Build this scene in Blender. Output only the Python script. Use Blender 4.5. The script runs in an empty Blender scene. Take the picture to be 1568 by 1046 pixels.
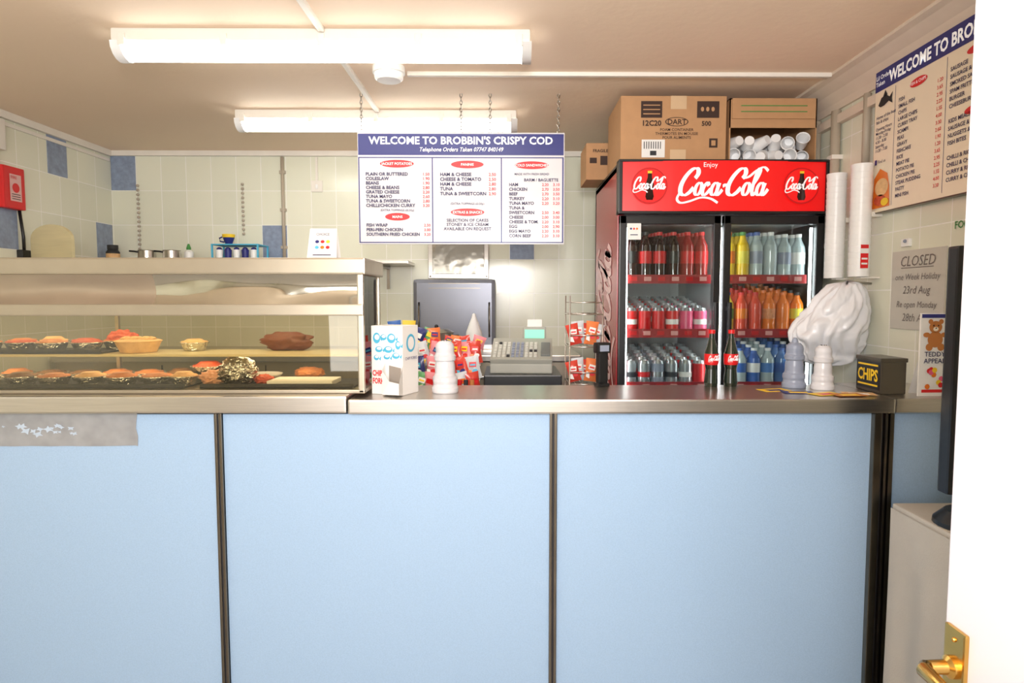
import bpy, bmesh, math, random
from mathutils import Vector, Matrix, noise
random.seed(7)
scene = bpy.context.scene
scene.view_settings.view_transform = 'Standard'

# ------------------------------------------------------------------ materials
def lin(c):
    out = []
    for v in c[:3]:
        v = v / 255.0
        out.append(v / 12.92 if v <= 0.04045 else ((v + 0.055) / 1.055) ** 2.4)
    return (out[0], out[1], out[2], 1.0)

MATS = {}
def mat(name, rgb, rough=0.5, metal=0.0, noise_amt=0.06, nscale=12.0, bump=0.0, bscale=60.0,
        emit=None, es=0.0, coat=0.0, stretch=(1, 1, 1)):
    if name in MATS:
        return MATS[name]
    m = bpy.data.materials.new(name); m.use_nodes = True
    nt = m.node_tree; b = nt.nodes['Principled BSDF']
    c = lin(rgb)
    tc = nt.nodes.new('ShaderNodeTexCoord'); mp = nt.nodes.new('ShaderNodeMapping')
    mp.inputs['Scale'].default_value = stretch
    nt.links.new(tc.outputs['Object'], mp.inputs['Vector'])
    nz = nt.nodes.new('ShaderNodeTexNoise'); nz.inputs['Scale'].default_value = nscale
    nt.links.new(mp.outputs['Vector'], nz.inputs['Vector'])
    mx = nt.nodes.new('ShaderNodeMix'); mx.data_type = 'RGBA'
    mx.inputs[6].default_value = tuple(max(0, v * (1 - noise_amt)) for v in c[:3]) + (1,)
    mx.inputs[7].default_value = tuple(min(1, v * (1 + noise_amt)) for v in c[:3]) + (1,)
    nt.links.new(nz.outputs['Fac'], mx.inputs[0])
    nt.links.new(mx.outputs[2], b.inputs['Base Color'])
    b.inputs['Roughness'].default_value = rough
    b.inputs['Metallic'].default_value = metal
    if coat: b.inputs['Coat Weight'].default_value = coat
    if emit:
        b.inputs['Emission Color'].default_value = lin(emit)
        b.inputs['Emission Strength'].default_value = es
    if bump:
        n2 = nt.nodes.new('ShaderNodeTexNoise'); n2.inputs['Scale'].default_value = bscale
        nt.links.new(mp.outputs['Vector'], n2.inputs['Vector'])
        bp = nt.nodes.new('ShaderNodeBump'); bp.inputs['Strength'].default_value = bump
        bp.inputs['Distance'].default_value = 0.01
        nt.links.new(n2.outputs['Fac'], bp.inputs['Height'])
        nt.links.new(bp.outputs['Normal'], b.inputs['Normal'])
    MATS[name] = m
    return m

def tile_mat(name, horiz):
    m = bpy.data.materials.new(name); m.use_nodes = True
    nt = m.node_tree; b = nt.nodes['Principled BSDF']
    g = nt.nodes.new('ShaderNodeNewGeometry'); sp = nt.nodes.new('ShaderNodeSeparateXYZ')
    cb = nt.nodes.new('ShaderNodeCombineXYZ')
    nt.links.new(g.outputs['Position'], sp.inputs[0])
    ad = nt.nodes.new('ShaderNodeMath'); ad.operation = 'ADD'; ad.inputs[1].default_value = 2.65 if horiz == 'X' else -4.38
    nt.links.new(sp.outputs[horiz], ad.inputs[0])
    nt.links.new(ad.outputs[0], cb.inputs['X'])
    az = nt.nodes.new('ShaderNodeMath'); az.operation = 'ADD'; az.inputs[1].default_value = -2.317
    nt.links.new(sp.outputs['Z'], az.inputs[0]); nt.links.new(az.outputs[0], cb.inputs['Y'])
    br = nt.nodes.new('ShaderNodeTexBrick'); br.offset = 0.0
    br.inputs['Scale'].default_value = 1.0
    br.inputs['Brick Width'].default_value = 0.167; br.inputs['Row Height'].default_value = 0.229
    br.inputs['Mortar Size'].default_value = 0.0024; br.inputs['Mortar Smooth'].default_value = 0.2
    br.inputs['Color1'].default_value = lin((233, 233, 214)); br.inputs['Color2'].default_value = lin((226, 227, 208))
    br.inputs['Mortar'].default_value = lin((250, 249, 242))
    nt.links.new(cb.outputs[0], br.inputs['Vector'])
    nt.links.new(br.outputs['Color'], b.inputs['Base Color'])
    b.inputs['Roughness'].default_value = 0.18
    bp = nt.nodes.new('ShaderNodeBump'); bp.inputs['Strength'].default_value = 0.3; bp.inputs['Distance'].default_value = 0.004
    bp.invert = True
    nt.links.new(br.outputs['Fac'], bp.inputs['Height']); nt.links.new(bp.outputs['Normal'], b.inputs['Normal'])
    return m

def glass_mat(name, tint=(235, 240, 235), fac=0.08):
    m = bpy.data.materials.new(name); m.use_nodes = True
    nt = m.node_tree; nt.nodes.remove(nt.nodes['Principled BSDF'])
    out = nt.nodes['Material Output']
    tr = nt.nodes.new('ShaderNodeBsdfTransparent'); tr.inputs[0].default_value = lin(tint)
    gl = nt.nodes.new('ShaderNodeBsdfGlossy'); gl.inputs['Roughness'].default_value = 0.02
    fr = nt.nodes.new('ShaderNodeFresnel'); fr.inputs[0].default_value = 1.45
    ad = nt.nodes.new('ShaderNodeMath'); ad.operation = 'ADD'; ad.inputs[1].default_value = fac - 0.04; ad.use_clamp = True
    nt.links.new(fr.outputs[0], ad.inputs[0])
    mx = nt.nodes.new('ShaderNodeMixShader')
    nt.links.new(ad.outputs[0], mx.inputs[0]); nt.links.new(tr.outputs[0], mx.inputs[1]); nt.links.new(gl.outputs[0], mx.inputs[2])
    nt.links.new(mx.outputs[0], out.inputs[0])
    MATS[name] = m
    return m

TILE_X = tile_mat('wall_tiles_x', 'X'); TILE_Y = tile_mat('wall_tiles_y', 'Y')
GLASS = glass_mat('clear_glass', (240, 244, 242), 0.05); GLASS2 = glass_mat('cabinet_glass', (242, 237, 220), 0.06)
CEIL = mat('ceiling_paint', (244, 221, 196), 0.75, noise_amt=0.03, nscale=2, bump=0.1, bscale=30)
WHITE = mat('white_plastic', (240, 240, 238), 0.35)
TRIM = mat('trim_white', (232, 226, 216), 0.5)
FLOOR = mat('floor_vinyl', (180, 176, 172), 0.4, noise_amt=0.1, nscale=30)
STEEL = mat('brushed_steel', (200, 194, 186), 0.28, 1.0, noise_amt=0.12, nscale=8, stretch=(1, 30, 30))
STEELD = mat('dark_steel', (120, 112, 100), 0.3, 1.0, noise_amt=0.2, nscale=10)
MIRROR = mat('polished_steel', (200, 198, 186), 0.08, 1.0, noise_amt=0.05, bump=0.8, bscale=4)
SATIN = mat('satin_steel', (174, 164, 146), 0.34, 0.8, noise_amt=0.08)
BLACK = mat('black_plastic', (22, 22, 24), 0.35)
BLACKM = mat('black_matt', (38, 38, 42), 0.6)
GRILLM = mat('grey_enamel', (110, 112, 120), 0.32, 0.6)
NAVY = mat('navy_print', (40, 44, 118), 0.4)
NAVYT = mat('navy_text', (42, 40, 86), 0.5)
RED = mat('red_print', (216, 32, 36), 0.4)
COKERED = mat('cola_red', (222, 20, 22), 0.35, emit=(230, 22, 20), es=0.35)
COKEW = mat('cola_white', (250, 250, 250), 0.4, emit=(255, 255, 255), es=0.2)
BOARD = mat('board_white', (222, 218, 221), 0.25, noise_amt=0.02)
CREAM = mat('board_cream', (244, 230, 206), 0.4, noise_amt=0.02)
KRAFT = mat('kraft_card', (188, 144, 102), 0.75, noise_amt=0.08, nscale=25)
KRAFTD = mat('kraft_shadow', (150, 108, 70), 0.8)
KTAPE = mat('packing_tape', (212, 182, 145), 0.3)
PRINT = mat('carton_print', (58, 38, 30), 0.7)
BRASS = mat('brass', (205, 165, 90), 0.25, 1.0)
DOORP = mat('door_gloss_paint', (216, 213, 220), 0.35, noise_amt=0.01)
PANEL = mat('blue_laminate', (160, 188, 217), 0.30, noise_amt=0.12, nscale=240)
TAPE = mat('duct_tape', (160, 162, 166), 0.38, 0.3, noise_amt=0.3, nscale=18)
TAPEG = mat('tape_residue', (182, 198, 214), 0.6, noise_amt=0.1)
BLUET = mat('accent_tile', (136, 150, 174), 0.3, noise_amt=0.35, nscale=35)
FOIL = mat('foil', (225, 225, 222), 0.22, 1.0, bump=1.0, bscale=90)
CRUST = mat('pie_crust', (206, 132, 82), 0.55, noise_amt=0.45, nscale=40, bump=0.5, bscale=50)
CRUST2 = mat('pie_crust_pale', (232, 186, 134), 0.6, noise_amt=0.3, nscale=40, bump=0.5, bscale=50)
SAUCE = mat('tomato_topping', (200, 82, 52), 0.5, noise_amt=0.45, nscale=60, bump=.5)
BURNT = mat('browned_filling', (120, 84, 50), 0.6, noise_amt=0.5, nscale=50, bump=.5)
PAPER = mat('paper', (236, 234, 230), 0.6, noise_amt=0.02)
BAG = mat('polythene_bag', (230, 231, 235), 0.3, noise_amt=0.03)
WOOD = mat('pale_wood', (214, 202, 158), 0.6, noise_amt=0.12, nscale=6, stretch=(1, 1, 8))
CLOTH = mat('cream_cloth', (200, 192, 180), 0.85, noise_amt=0.05, bump=0.2, bscale=200)
GREYP = mat('grey_plastic', (138, 146, 164), 0.35)
SILVER = mat('can_silver', (190, 196, 198), 0.25, 0.7)
COLA = mat('cola_liquid', (40, 14, 10), 0.12, coat=0.5)
LABRED = mat('label_red', (206, 26, 30), 0.35)
LABBLK = mat('label_black', (24, 22, 24), 0.35)
ORANGE = mat('orange_drink', (230, 120, 36), 0.2)
YELLOW = mat('yellow_drink', (230, 192, 44), 0.25)
REDDR = mat('red_drink', (214, 74, 50), 0.2)
CLEARB = mat('water_bottle', (180, 194, 196), 0.15)
BLUECAN = mat('blue_can', (60, 100, 176), 0.3)
PINK = mat('pink_can', (224, 90, 126), 0.3)
GREEN = mat('green_plastic', (70, 140, 70), 0.4)
LCD = mat('lcd_green', (120, 220, 180), 0.3, emit=(110, 220, 180), es=0.3)
CYAN = mat('carton_blue', (80, 180, 215), 0.5)
YEL = mat('yellow_print', (245, 205, 40), 0.5)
LABYEL = mat('label_yellow', (220, 205, 66), 0.4)
BROWN = mat('brown_fur', (190, 120, 60), 0.7)
LEDM = mat('fridge_led', (255, 255, 255), 0.5, emit=(245, 250, 255), es=14.0)
TUBE = mat('tube_diffuser', (255, 255, 255), 0.4, emit=(255, 253, 246), es=14.0)
PIPE = mat('grey_pipe', (180, 168, 150), .5)

# ------------------------------------------------------------------ mesh builder
FRONT = Matrix(((1, 0, 0, 0), (0, 0, -1, 0), (0, 1, 0, 0), (0, 0, 0, 1)))
LEFTW = Matrix(((0, 0, -1, 0), (-1, 0, 0, 0), (0, 1, 0, 0), (0, 0, 0, 1)))
RIGHTF = Matrix(((0, 0, 1, 0), (1, 0, 0, 0), (0, 1, 0, 0), (0, 0, 0, 1)))
def frame(base, loc): return Matrix.Translation(loc) @ base

class B:
    def __init__(s): s.v = []; s.f = []; s.m = []; s.sm = []; s.mats = []
    def mi(s, m):
        if m not in s.mats: s.mats.append(m)
        return s.mats.index(m)
    def add(s, vs, fs, m, smooth=False, T=None):
        o = len(s.v); i = s.mi(m)
        for p in vs:
            p = Vector(p)
            if T is not None: p = T @ p
            s.v.append(p)
        for f in fs:
            s.f.append([o + k for k in f]); s.m.append(i); s.sm.append(smooth)
    def bm(s, bm, m, smooth=False, T=None):
        bm.verts.index_update()
        s.add([v.co.copy() for v in bm.verts], [[v.index for v in f.verts] for f in bm.faces], m, smooth, T)
        bm.free()
    def box(s, x0, x1, y0, y1, z0, z1, m, bev=0.0, T=None):
        bm = bmesh.new(); bmesh.ops.create_cube(bm, size=1)
        for v in bm.verts:
            v.co = Vector(((x0 + x1) / 2 + v.co.x * (x1 - x0), (y0 + y1) / 2 + v.co.y * (y1 - y0), (z0 + z1) / 2 + v.co.z * (z1 - z0)))
        if bev: bmesh.ops.bevel(bm, geom=bm.edges[:], offset=bev, segments=2, affect='EDGES', profile=0.7)
        s.bm(bm, m, False, T)
    def lathe(s, prof, m, c=(0, 0, 0), seg=20, T=None, smooth=True):
        base = Matrix.Translation(c)
        if T is not None: base = T @ base
        for k in range(len(prof) - 1):
            a, b = prof[k], prof[k + 1]
            mm = b[2] if len(b) > 2 else m
            vs = []; fs = []
            for r, z in ((a[0], a[1]), (b[0], b[1])):
                for i in range(seg):
                    t = 2 * math.pi * i / seg
                    vs.append((r * math.cos(t), r * math.sin(t), z))
            for i in range(seg):
                j = (i + 1) % seg
                fs.append([i, j, seg + j, seg + i])
            s.add(vs, fs, mm, smooth, base)
    def tube(s, pts, r, m, seg=8, T=None):
        pts = [Vector(p) for p in pts]
        rings = []
        for i, p in enumerate(pts):
            d = (pts[min(i + 1, len(pts) - 1)] - pts[max(i - 1, 0)]).normalized()
            up = Vector((0, 0, 1)) if abs(d.z) < 0.95 else Vector((1, 0, 0))
            a = d.cross(up).normalized(); b = a.cross(d)
            rr = r[i] if isinstance(r, (list, tuple)) else r
            rings.append([p + rr * (math.cos(2 * math.pi * k / seg) * a + math.sin(2 * math.pi * k / seg) * b) for k in range(seg)])
        vs = [q for R in rings for q in R]; fs = []
        for i in range(len(pts) - 1):
            for k in range(seg):
                j = (k + 1) % seg
                fs.append([i * seg + k, i * seg + j, (i + 1) * seg + j, (i + 1) * seg + k])
        fs.append(list(range(seg))[::-1]); fs.append([(len(pts) - 1) * seg + k for k in range(seg)])
        s.add(vs, fs, m, True, T)
    def ball(s, c, r, m, seg=12, T=None, nz=0.0, nf=8.0):
        bm = bmesh.new(); bmesh.ops.create_icosphere(bm, subdivisions=4 if nz else 2, radius=1)
        rr = r if isinstance(r, (list, tuple)) else (r, r, r)
        for v in bm.verts:
            q = v.co.normalized()
            k = 1 + nz * noise.noise(q * nf + Vector(c) * 3)
            v.co = Vector((c[0] + q.x * rr[0] * k, c[1] + q.y * rr[1] * k, c[2] + q.z * rr[2] * k))
        s.bm(bm, m, True, T)
    def poly(s, pts, m, T, w=0.0):
        s.add([(p[0], p[1], w) for p in pts], [list(range(len(pts)))], m, False, T)
    def rect(s, u0, u1, v0, v1, m, T, w=0.001):
        s.poly([(u0, v0), (u1, v0), (u1, v1), (u0, v1)], m, T, w)
    def ell(s, cu, cv, ru, rv, m, T, w=0.0015, seg=28):
        s.poly([(cu + ru * math.cos(2 * math.pi * i / seg), cv + rv * math.sin(2 * math.pi * i / seg)) for i in range(seg)], m, T, w)
    def text(s, body, u, v, size, m, T, w=0.003, align='LEFT', bold=0.0, width=None, shear=0.0, line=1.0):
        cu = bpy.data.curves.new('t', 'FONT'); cu.body = body; cu.size = size; cu.align_x = align
        cu.resolution_u = 2; cu.offset = bold * size; cu.shear = shear; cu.space_line = line
        ob = bpy.data.objects.new('t', cu); scene.collection.objects.link(ob)
        dg = bpy.context.evaluated_depsgraph_get(); dg.update()
        me = bpy.data.meshes.new_from_object(ob.evaluated_get(dg))
        sx = 1.0
        if width and len(me.vertices):
            xs = [q.co.x for q in me.vertices]; sx = width / max(1e-6, max(xs) - min(xs))
        s.add([(q.co.x * sx + u, q.co.y + v, w) for q in me.vertices], [list(p.vertices) for p in me.polygons], m, False, T)
        bpy.data.objects.remove(ob); bpy.data.meshes.remove(me); bpy.data.curves.remove(cu)
    def ribbon(s, pts, wmin, wnib, m, T, w=0.002, sc=(1, 1), shear=0.35, sub=8):
        P = [Vector(p) for p in pts]; out = []
        for i in range(len(P) - 1):
            p0 = P[max(i - 1, 0)]; p1 = P[i]; p2 = P[i + 1]; p3 = P[min(i + 2, len(P) - 1)]
            for k in range(sub):
                t = k / sub
                out.append(0.5 * ((2 * p1) + (-p0 + p2) * t + (2 * p0 - 5 * p1 + 4 * p2 - p3) * t * t + (-p0 + 3 * p1 - 3 * p2 + p3) * t ** 3))
        out.append(P[-1]); vs = []; n = len(out)
        for i, p in enumerate(out):
            d = (out[min(i + 1, n - 1)] - out[max(i - 1, 0)]).normalized()
            h = wmin + wnib * abs(d.y)
            nn = Vector((-d.y, d.x)) * h
            for q in (p + nn, p - nn):
                vs.append(((q.x + shear * q.y) * sc[0], q.y * sc[1], w))
        s.add(vs, [[2 * i, 2 * i + 1, 2 * i + 3, 2 * i + 2] for i in range(n - 1)], m, False, T)
    def build(s, name, parent=None, origin=True):
        me = bpy.data.meshes.new(name)
        o = Vector((0, 0, 0))
        if origin and s.v:
            xs = [p.x for p in s.v]; ys = [p.y for p in s.v]; zs = [p.z for p in s.v]
            o = Vector(((min(xs) + max(xs)) / 2, (min(ys) + max(ys)) / 2, min(zs)))
        if parent is not None: o = Vector(parent.location)
        me.from_pydata([p - o for p in s.v], [], s.f)
        for m in s.mats: me.materials.append(m)
        for i, p in enumerate(me.polygons):
            p.material_index = s.m[i]; p.use_smooth = s.sm[i]
        me.update()
        ob = bpy.data.objects.new(name, me); scene.collection.objects.link(ob)
        if parent is not None: ob.parent = parent
        else: ob.location = o
        return ob

def rotz(cx, cy, deg, z=0.0):
    return Matrix.Translation((cx, cy, z)) @ Matrix.Rotation(math.radians(deg), 4, 'Z')

XL, XR, YB, ZC = -2.65, 1.53, 4.38, 2.35
# ------------------------------------------------------------------ room shell
def simple(name, boxes, origin=False):
    b = B()
    for x in boxes: b.box(*x)
    return b.build(name, origin=origin)
WPAINT = mat('wall_paint', (238, 234, 226), 0.7)
simple('floor', [(XL - .1, XR + .1, -2.1, YB + .1, -0.1, 0, FLOOR)])
simple('ceiling', [(XL - .1, XR + .1, -2.1, YB + .1, ZC, ZC + .1, CEIL)])
simple('wall_back', [(XL - .1, XR + .1, YB, YB + .1, 0, ZC, TILE_X)])
simple('wall_left', [(XL - .1, XL, -2.0, YB, 0, ZC, TILE_Y)])
simple('wall_right', [(XR, XR + .1, -2.0, YB, 0, ZC, TILE_Y)])
simple('wall_front', [(XL - .1, XR + .1, -2.1, -2.0, 0, ZC, WPAINT)])
simple('wall_partition', [(0.6, XR, -0.12, 0.0, 0, ZC, WPAINT), (0.535, 0.6, -0.12, 0.0, 2.03, ZC, WPAINT)])
b = B()
b.box(XL, XR, YB - .025, YB, ZC - .035, ZC, TRIM, .004); b.build('trim_1', origin=False)
b = B(); b.box(XL, XL + .025, 0, YB - .026, ZC - .04, ZC, TRIM, .004)
b.box(XL, XL + .012, 0, YB - .026, ZC - .075, ZC - .055, TRIM, .003); b.build('trim_2', origin=False)
b = B()
COV = mat('coving_paint', (222, 207, 190), 0.6)
prof = [(XR, ZC), (XR - .11, ZC), (XR - .11, ZC - .012), (XR - .085, ZC - .02), (XR - .045, ZC - .05), (XR - .02, ZC - .09), (XR - .012, ZC - .12), (XR, ZC - .12)]
n = len(prof)
b.add([(p[0], 0.0, p[1]) for p in prof] + [(p[0], YB - .03, p[1]) for p in prof],
      [[i, (i + 1) % n, n + (i + 1) % n, n + i] for i in range(n)] + [list(range(n)), list(range(n, 2 * n))[::-1]], COV)
b.box(XR - .03, XR, 0, YB - .03, ZC - .19, ZC - .15, COV, .004)
b.build('trim_3', origin=False)
b = B()
TW, TH = 0.167, 0.229
def acc_back(col, row):
    x0 = XL + col * TW; z1 = 2.317 - row * TH
    b.box(x0 + .002, x0 + TW - .002, YB - .004, YB, z1 - TH + .002, z1 - .002, BLUET)
for c, r in ((0, 0), (6, 2), (16, 2)): acc_back(c, r)
for y0_, r in ((3.78, 0), (3.36, 2), (4.20, 2)):
    z1 = 2.317 - r * TH
    b.box(XL, XL + .004, y0_, y0_ + .163, z1 - TH + .002, z1 - .002, BLUET)
b.build('trim_4', origin=False)

# ------------------------------------------------------------------ ceiling lamps
def batten(x0, x1, yc):
    b = B(); z = ZC; seg = 8
    b.box(x0 + .005, x1 - .005, yc - .062, yc + .062, z - .045, z, TRIM, .008)
    def half(xa, xb, r, zt, d, m):
        vs = []
        for x in (xa, xb):
            for k in range(seg + 1):
                t = math.pi * k / seg
                vs.append((x, yc + r * math.cos(t), zt - d * math.sin(t)))
        fs = [[k, k + 1, seg + 2 + k, seg + 1 + k] for k in range(seg)] + [list(range(seg + 1)), list(range(seg + 1, 2 * seg + 2))]
        b.add(vs, fs, m, True)
    half(x0 + .035, x1 - .035, .056, z - .046, .052, TUBE)
    half(x0, x0 + .035, .062, z - .044, .058, WHITE); half(x1 - .035, x1, .062, z - .044, .058, WHITE)
    L = x1 - x0
    for f in (.03, .27, .5, .73, .97):
        x = x0 + f * L
        b.box(x - .013, x + .013, yc - .07, yc - .055, z - .062, z - .02, TRIM, .003)
    return b.build('fluorescent_ceiling_light')
batten(-1.444, 0.093, 2.47)
batten(-1.42, 0.058, 3.48)
b = B(); b.box(-.682, -.66, 0.0, 2.40, ZC - .018, ZC, TRIM, .003); b.box(-.682, -.66, 2.54, 3.41, ZC - .018, ZC, TRIM, .003); b.build('trim_5', origin=False)
b = B(); b.box(-.43, XR - .11, 2.85, 2.872, ZC - .018, ZC, TRIM, .003); b.build('trim_6', origin=False)
b = B(); b.lathe([(0, ZC - .06), (.05, ZC - .058), (.06, ZC - .05), (.062, ZC - .03), (.068, ZC - .028), (.068, ZC), (0, ZC)], WHITE, (-.50, 2.80, 0), 28)
b.build('smoke_detector')

# ------------------------------------------------------------------ counter
b = B(); CX0 = XL + .012; CX1 = XR - .012
b.box(CX0, 1.205, 2.03, 2.33, 0.0, 1.0, PANEL)
b.box(-.50, 1.235, 2.0, 2.34, 1.004, 1.05, STEEL, .006)
b.box(CX0, -.503, 1.995, 2.40, 1.008, 1.062, STEEL, .006)
b.box(1.238, CX1, 2.01, 2.40, 1.004, 1.050, STEEL, .006)
b.box(1.235, CX1, 2.05, 2.36, 0.0, 1.003, PANEL)
for xc, w in ((-.917, .012), (.15, .012)):
    b.box(xc - w, xc - w * .25, 2.017, 2.03, 0.0, 1.003, STEELD, .002)
    b.box(xc + w * .25, xc + w, 2.017, 2.03, 0.0, 1.003, STEELD, .002)
    b.box(xc - w, xc + w, 2.022, 2.03, 0.0, 1.003, BLACKM)
b.box(-2.0 - .01, -2.0 + .01, 2.02, 2.03, 0.0, 1.003, STEELD, .002)
b.box(1.175, 1.200, 2.01, 2.04, 0.0, 1.003, STEELD, .003)
b.box(1.200, 1.232, 2.02, 2.32, 0.0, 1.003, BLACKM)
b.box(1.207, 1.215, 2.005, 2.03, 0.0, 1.003, STEELD, .002)
b.box(1.222, 1.236, 2.005, 2.03, 0.0, 1.003, STEELD, .002)
T = frame(FRONT, (0, 2.0295, 0))
pts = [(-1.9, .905)]
for i in range(14): pts.append((-1.9 + i * .055, .897 + .003 * random.random()))
pts += [(-1.178, .897), (-1.176, .93), (-1.182, .955), (-1.178, .99), (-1.176, 1.003), (-1.9, 1.003)]
b.poly(pts, TAPE, T, .0012)
for k in range(34):
    u = -1.75 + .38 * random.random(); v = .935 + .03 * random.random()
    r_ = .004 + .010 * random.random(); aa = random.random() * 3
    b.poly([(u + r_ * (1.4 if j % 2 else .7) * math.cos(aa + j * .7), v + r_ * (.9 if j % 2 else .4) * math.sin(aa + j * .7)) for j in range(9)], TAPEG, T, .0016 + .00002 * k)
b.build('shop_counter')

# ------------------------------------------------------------------ heated food display cabinet
b = B()
x0, x1 = -2.35, -.457; f = 2.05; k = 2.33; zb = 1.0625; zt = 1.497
SHELFC = mat('shelf_cream', (224, 208, 166), .3)
b.box(x0, x1, f, k, zb, zb + .012, SATIN, .003)
b.box(x0 - .01, x1 + .01, f - .012, k + .01, 1.444, zt, SATIN, .006)
b.box(x0, x1, f - .004, f + .012, 1.313, 1.350, SATIN, .004)
b.box(x1 - .02, x1, f, f + .022, zb, 1.45, SATIN, .004)
b.box(x1 - .02, x1, k - .022, k, zb, 1.45, SATIN, .004)
b.box(x1 - .012, x1 - .006, f + .02, k - .02, zb, 1.45, GLASS2)
b.box(x0, x0 + .02, f, k, zb, 1.45, SATIN, .004)
b.box(x0 + .02, x1 - .02, f + .004, f + .009, zb + .012, 1.315, GLASS2)
seg = 10; nx = 80; vs = []; fs = []
for i in range(nx + 1):
    x = x0 + .02 + (x1 - x0 - .04) * i / nx
    for j in range(seg + 1):
        t = j / seg
        y = f + .006 + .016 * math.sin(math.pi * t) + .012 * noise.noise(Vector((x * 5, t * 1.6, 0)))
        vs.append((x, y, 1.35 + .095 * t))
for i in range(nx):
    for j in range(seg):
        a = i * (seg + 1) + j; fs.append([a, a + seg + 1, a + seg + 2, a + 1])
h = int(nx * .66)
b.add(vs, fs[:h * seg], mat('reflector_matt', (170, 155, 136), .35, .6), True)
b.add(vs, fs[h * seg:], MIRROR, True)
b.box(x0 + .02, x1 - .02, f + .04, k - .03, 1.178, 1.186, SHELFC, .002)
for x in (x0 + .3, -1.4):
    b.box(x - .006, x + .006, k - .02, k - .008, zb, 1.45, STEEL)
b.box(x0 + .1, x1 - .1, 2.20, 2.27, 1.425, 1.443, STEEL, .004)
cab = b.build('heated_display_cabinet')

def pie(b, x, y, z, r, top, dish=FOIL):
    b.lathe([(0, 0), (r * .72, 0), (r * .96, .026), (r * 1.08, .027), (r * 1.08, .030), (r * .95, .029)], dish, (x, y, z), 24)
    hh = random.uniform(.006, .014)
    b.lathe([(r * .96, .027), (r * .90, .033), (r * .82, .030), (r * .5, .030 + hh), (0, .031 + hh)], top, (x, y, z), 24)
def tray(b, x0, x1, y0, y1, z):
    b.box(x0, x1, y0, y1, z, z + .006, BLACKM, .002)
    b.box(x0, x1, y0, y0 + .006, z, z + .015, BLACKM, .002)
b = B(); z = 1.1865
tray(b, -1.80, -1.33, 2.10, 2.29, z)
for i, x in enumerate((-1.74, -1.63, -1.52, -1.41)):
    pie(b, x, 2.15 + .01 * (i % 2), z + .006, .048, (CRUST, SAUCE, CRUST, SAUCE)[i]); pie(b, x + .05, 2.245, z + .006, .045, (CRUST, CRUST2, SAUCE, CRUST)[i])
b.lathe([(0, 0), (.055, 0), (.070, .034), (.074, .038), (.064, .042), (0, .044)], CRUST2, (-1.25, 2.18, z + .0005), 18)
for i in range(5): b.ball((-1.29 + .02 * i, 2.18 + .01 * (i % 2), z + .044), (.018, .02, .009), CRUST2, nz=.3)
b.ball((-1.34, 2.24, z + .04), (.05, .03, .03), SAUCE, nz=.4, nf=3)
b.ball((-.77, 2.25, z + .032), (.085, .035, .034), mat('dark_brown_food', (110, 56, 36), .5, noise_amt=.4), nz=.35, nf=2.5)
pie(b, -1.09, 2.24, z + .0005, .046, CRUST2)
b.build('baked_pies', parent=cab)
b = B(); z = 1.075
tray(b, -1.80, -1.05, 2.08, 2.30, z); tray(b, -1.0, -.50, 2.08, 2.30, z)
for i, x in enumerate((-1.74, -1.62, -1.505, -1.39, -1.28, -1.17)):
    pie(b, x, 2.13 + .01 * (i % 2), z + .006, .05, (CRUST2, BURNT, CRUST, CRUST2, CRUST, CRUST)[i])
    pie(b, x + .03, 2.24, z + .006, .048, (CRUST, BURNT, BURNT, CRUST)[i % 4])
pie(b, -1.04, 2.235, z + .03, .055, SAUCE); pie(b, -1.08, 2.14, z + .006, .045, CRUST2)
b.ball((-.90, 2.14, z + .05), (.060, .05, .046), FOIL, nz=.35, nf=5)
b.ball((-.985, 2.15, z + .028), (.045, .03, .022), mat('ham_slice', (232, 172, 140), .5), nz=.5, nf=4)
b.ball((-.82, 2.16, z + .02), (.03, .03, .016), SAUCE, nz=.4, nf=4)
b.lathe([(0, 0), (.05, 0), (.07, .02), (.072, .024), (.05, .018), (0, .018)], PAPER, (-.86, 2.24, z + .006), 20)
b.box(-.79, -.575, 2.10, 2.22, z + .006, z + .022, PAPER, .003)
b.ball((-.7, 2.27, z + .03), (.05, .03, .02), CRUST, nz=.3)
b.build('food_trays', parent=cab)

# tent card on cabinet
b = B(); tc = (-.615, 2.18, 1.4975)
b.add([(-.05, -.03, 0), (.05, -.03, 0), (.045, 0, .105), (-.045, 0, .105), (-.05, .03, 0), (.05, .03, 0)],
      [[0, 1, 2, 3], [5, 4, 3, 2]], PAPER, False, Matrix.Translation(tc))
Tt = Matrix.Translation(tc) @ Matrix.Translation((0, -.031, 0)) @ FRONT @ Matrix.Rotation(math.radians(-16), 4, 'X')
cols = [NAVY, RED, YEL, CYAN, ORANGE, RED]
for i in range(6):
    b.ell(-.018 + .018 * (i % 3), .062 - .02 * (i // 3), .0065, .0055, cols[i], Tt, .002)
b.text('CHOICE', 0, .084, .012, NAVYT, Tt, .003, 'CENTER')
b.rect(-.03, .03, .014, .017, NAVYT, Tt, .002)
b.build('price_tent_card')

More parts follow.
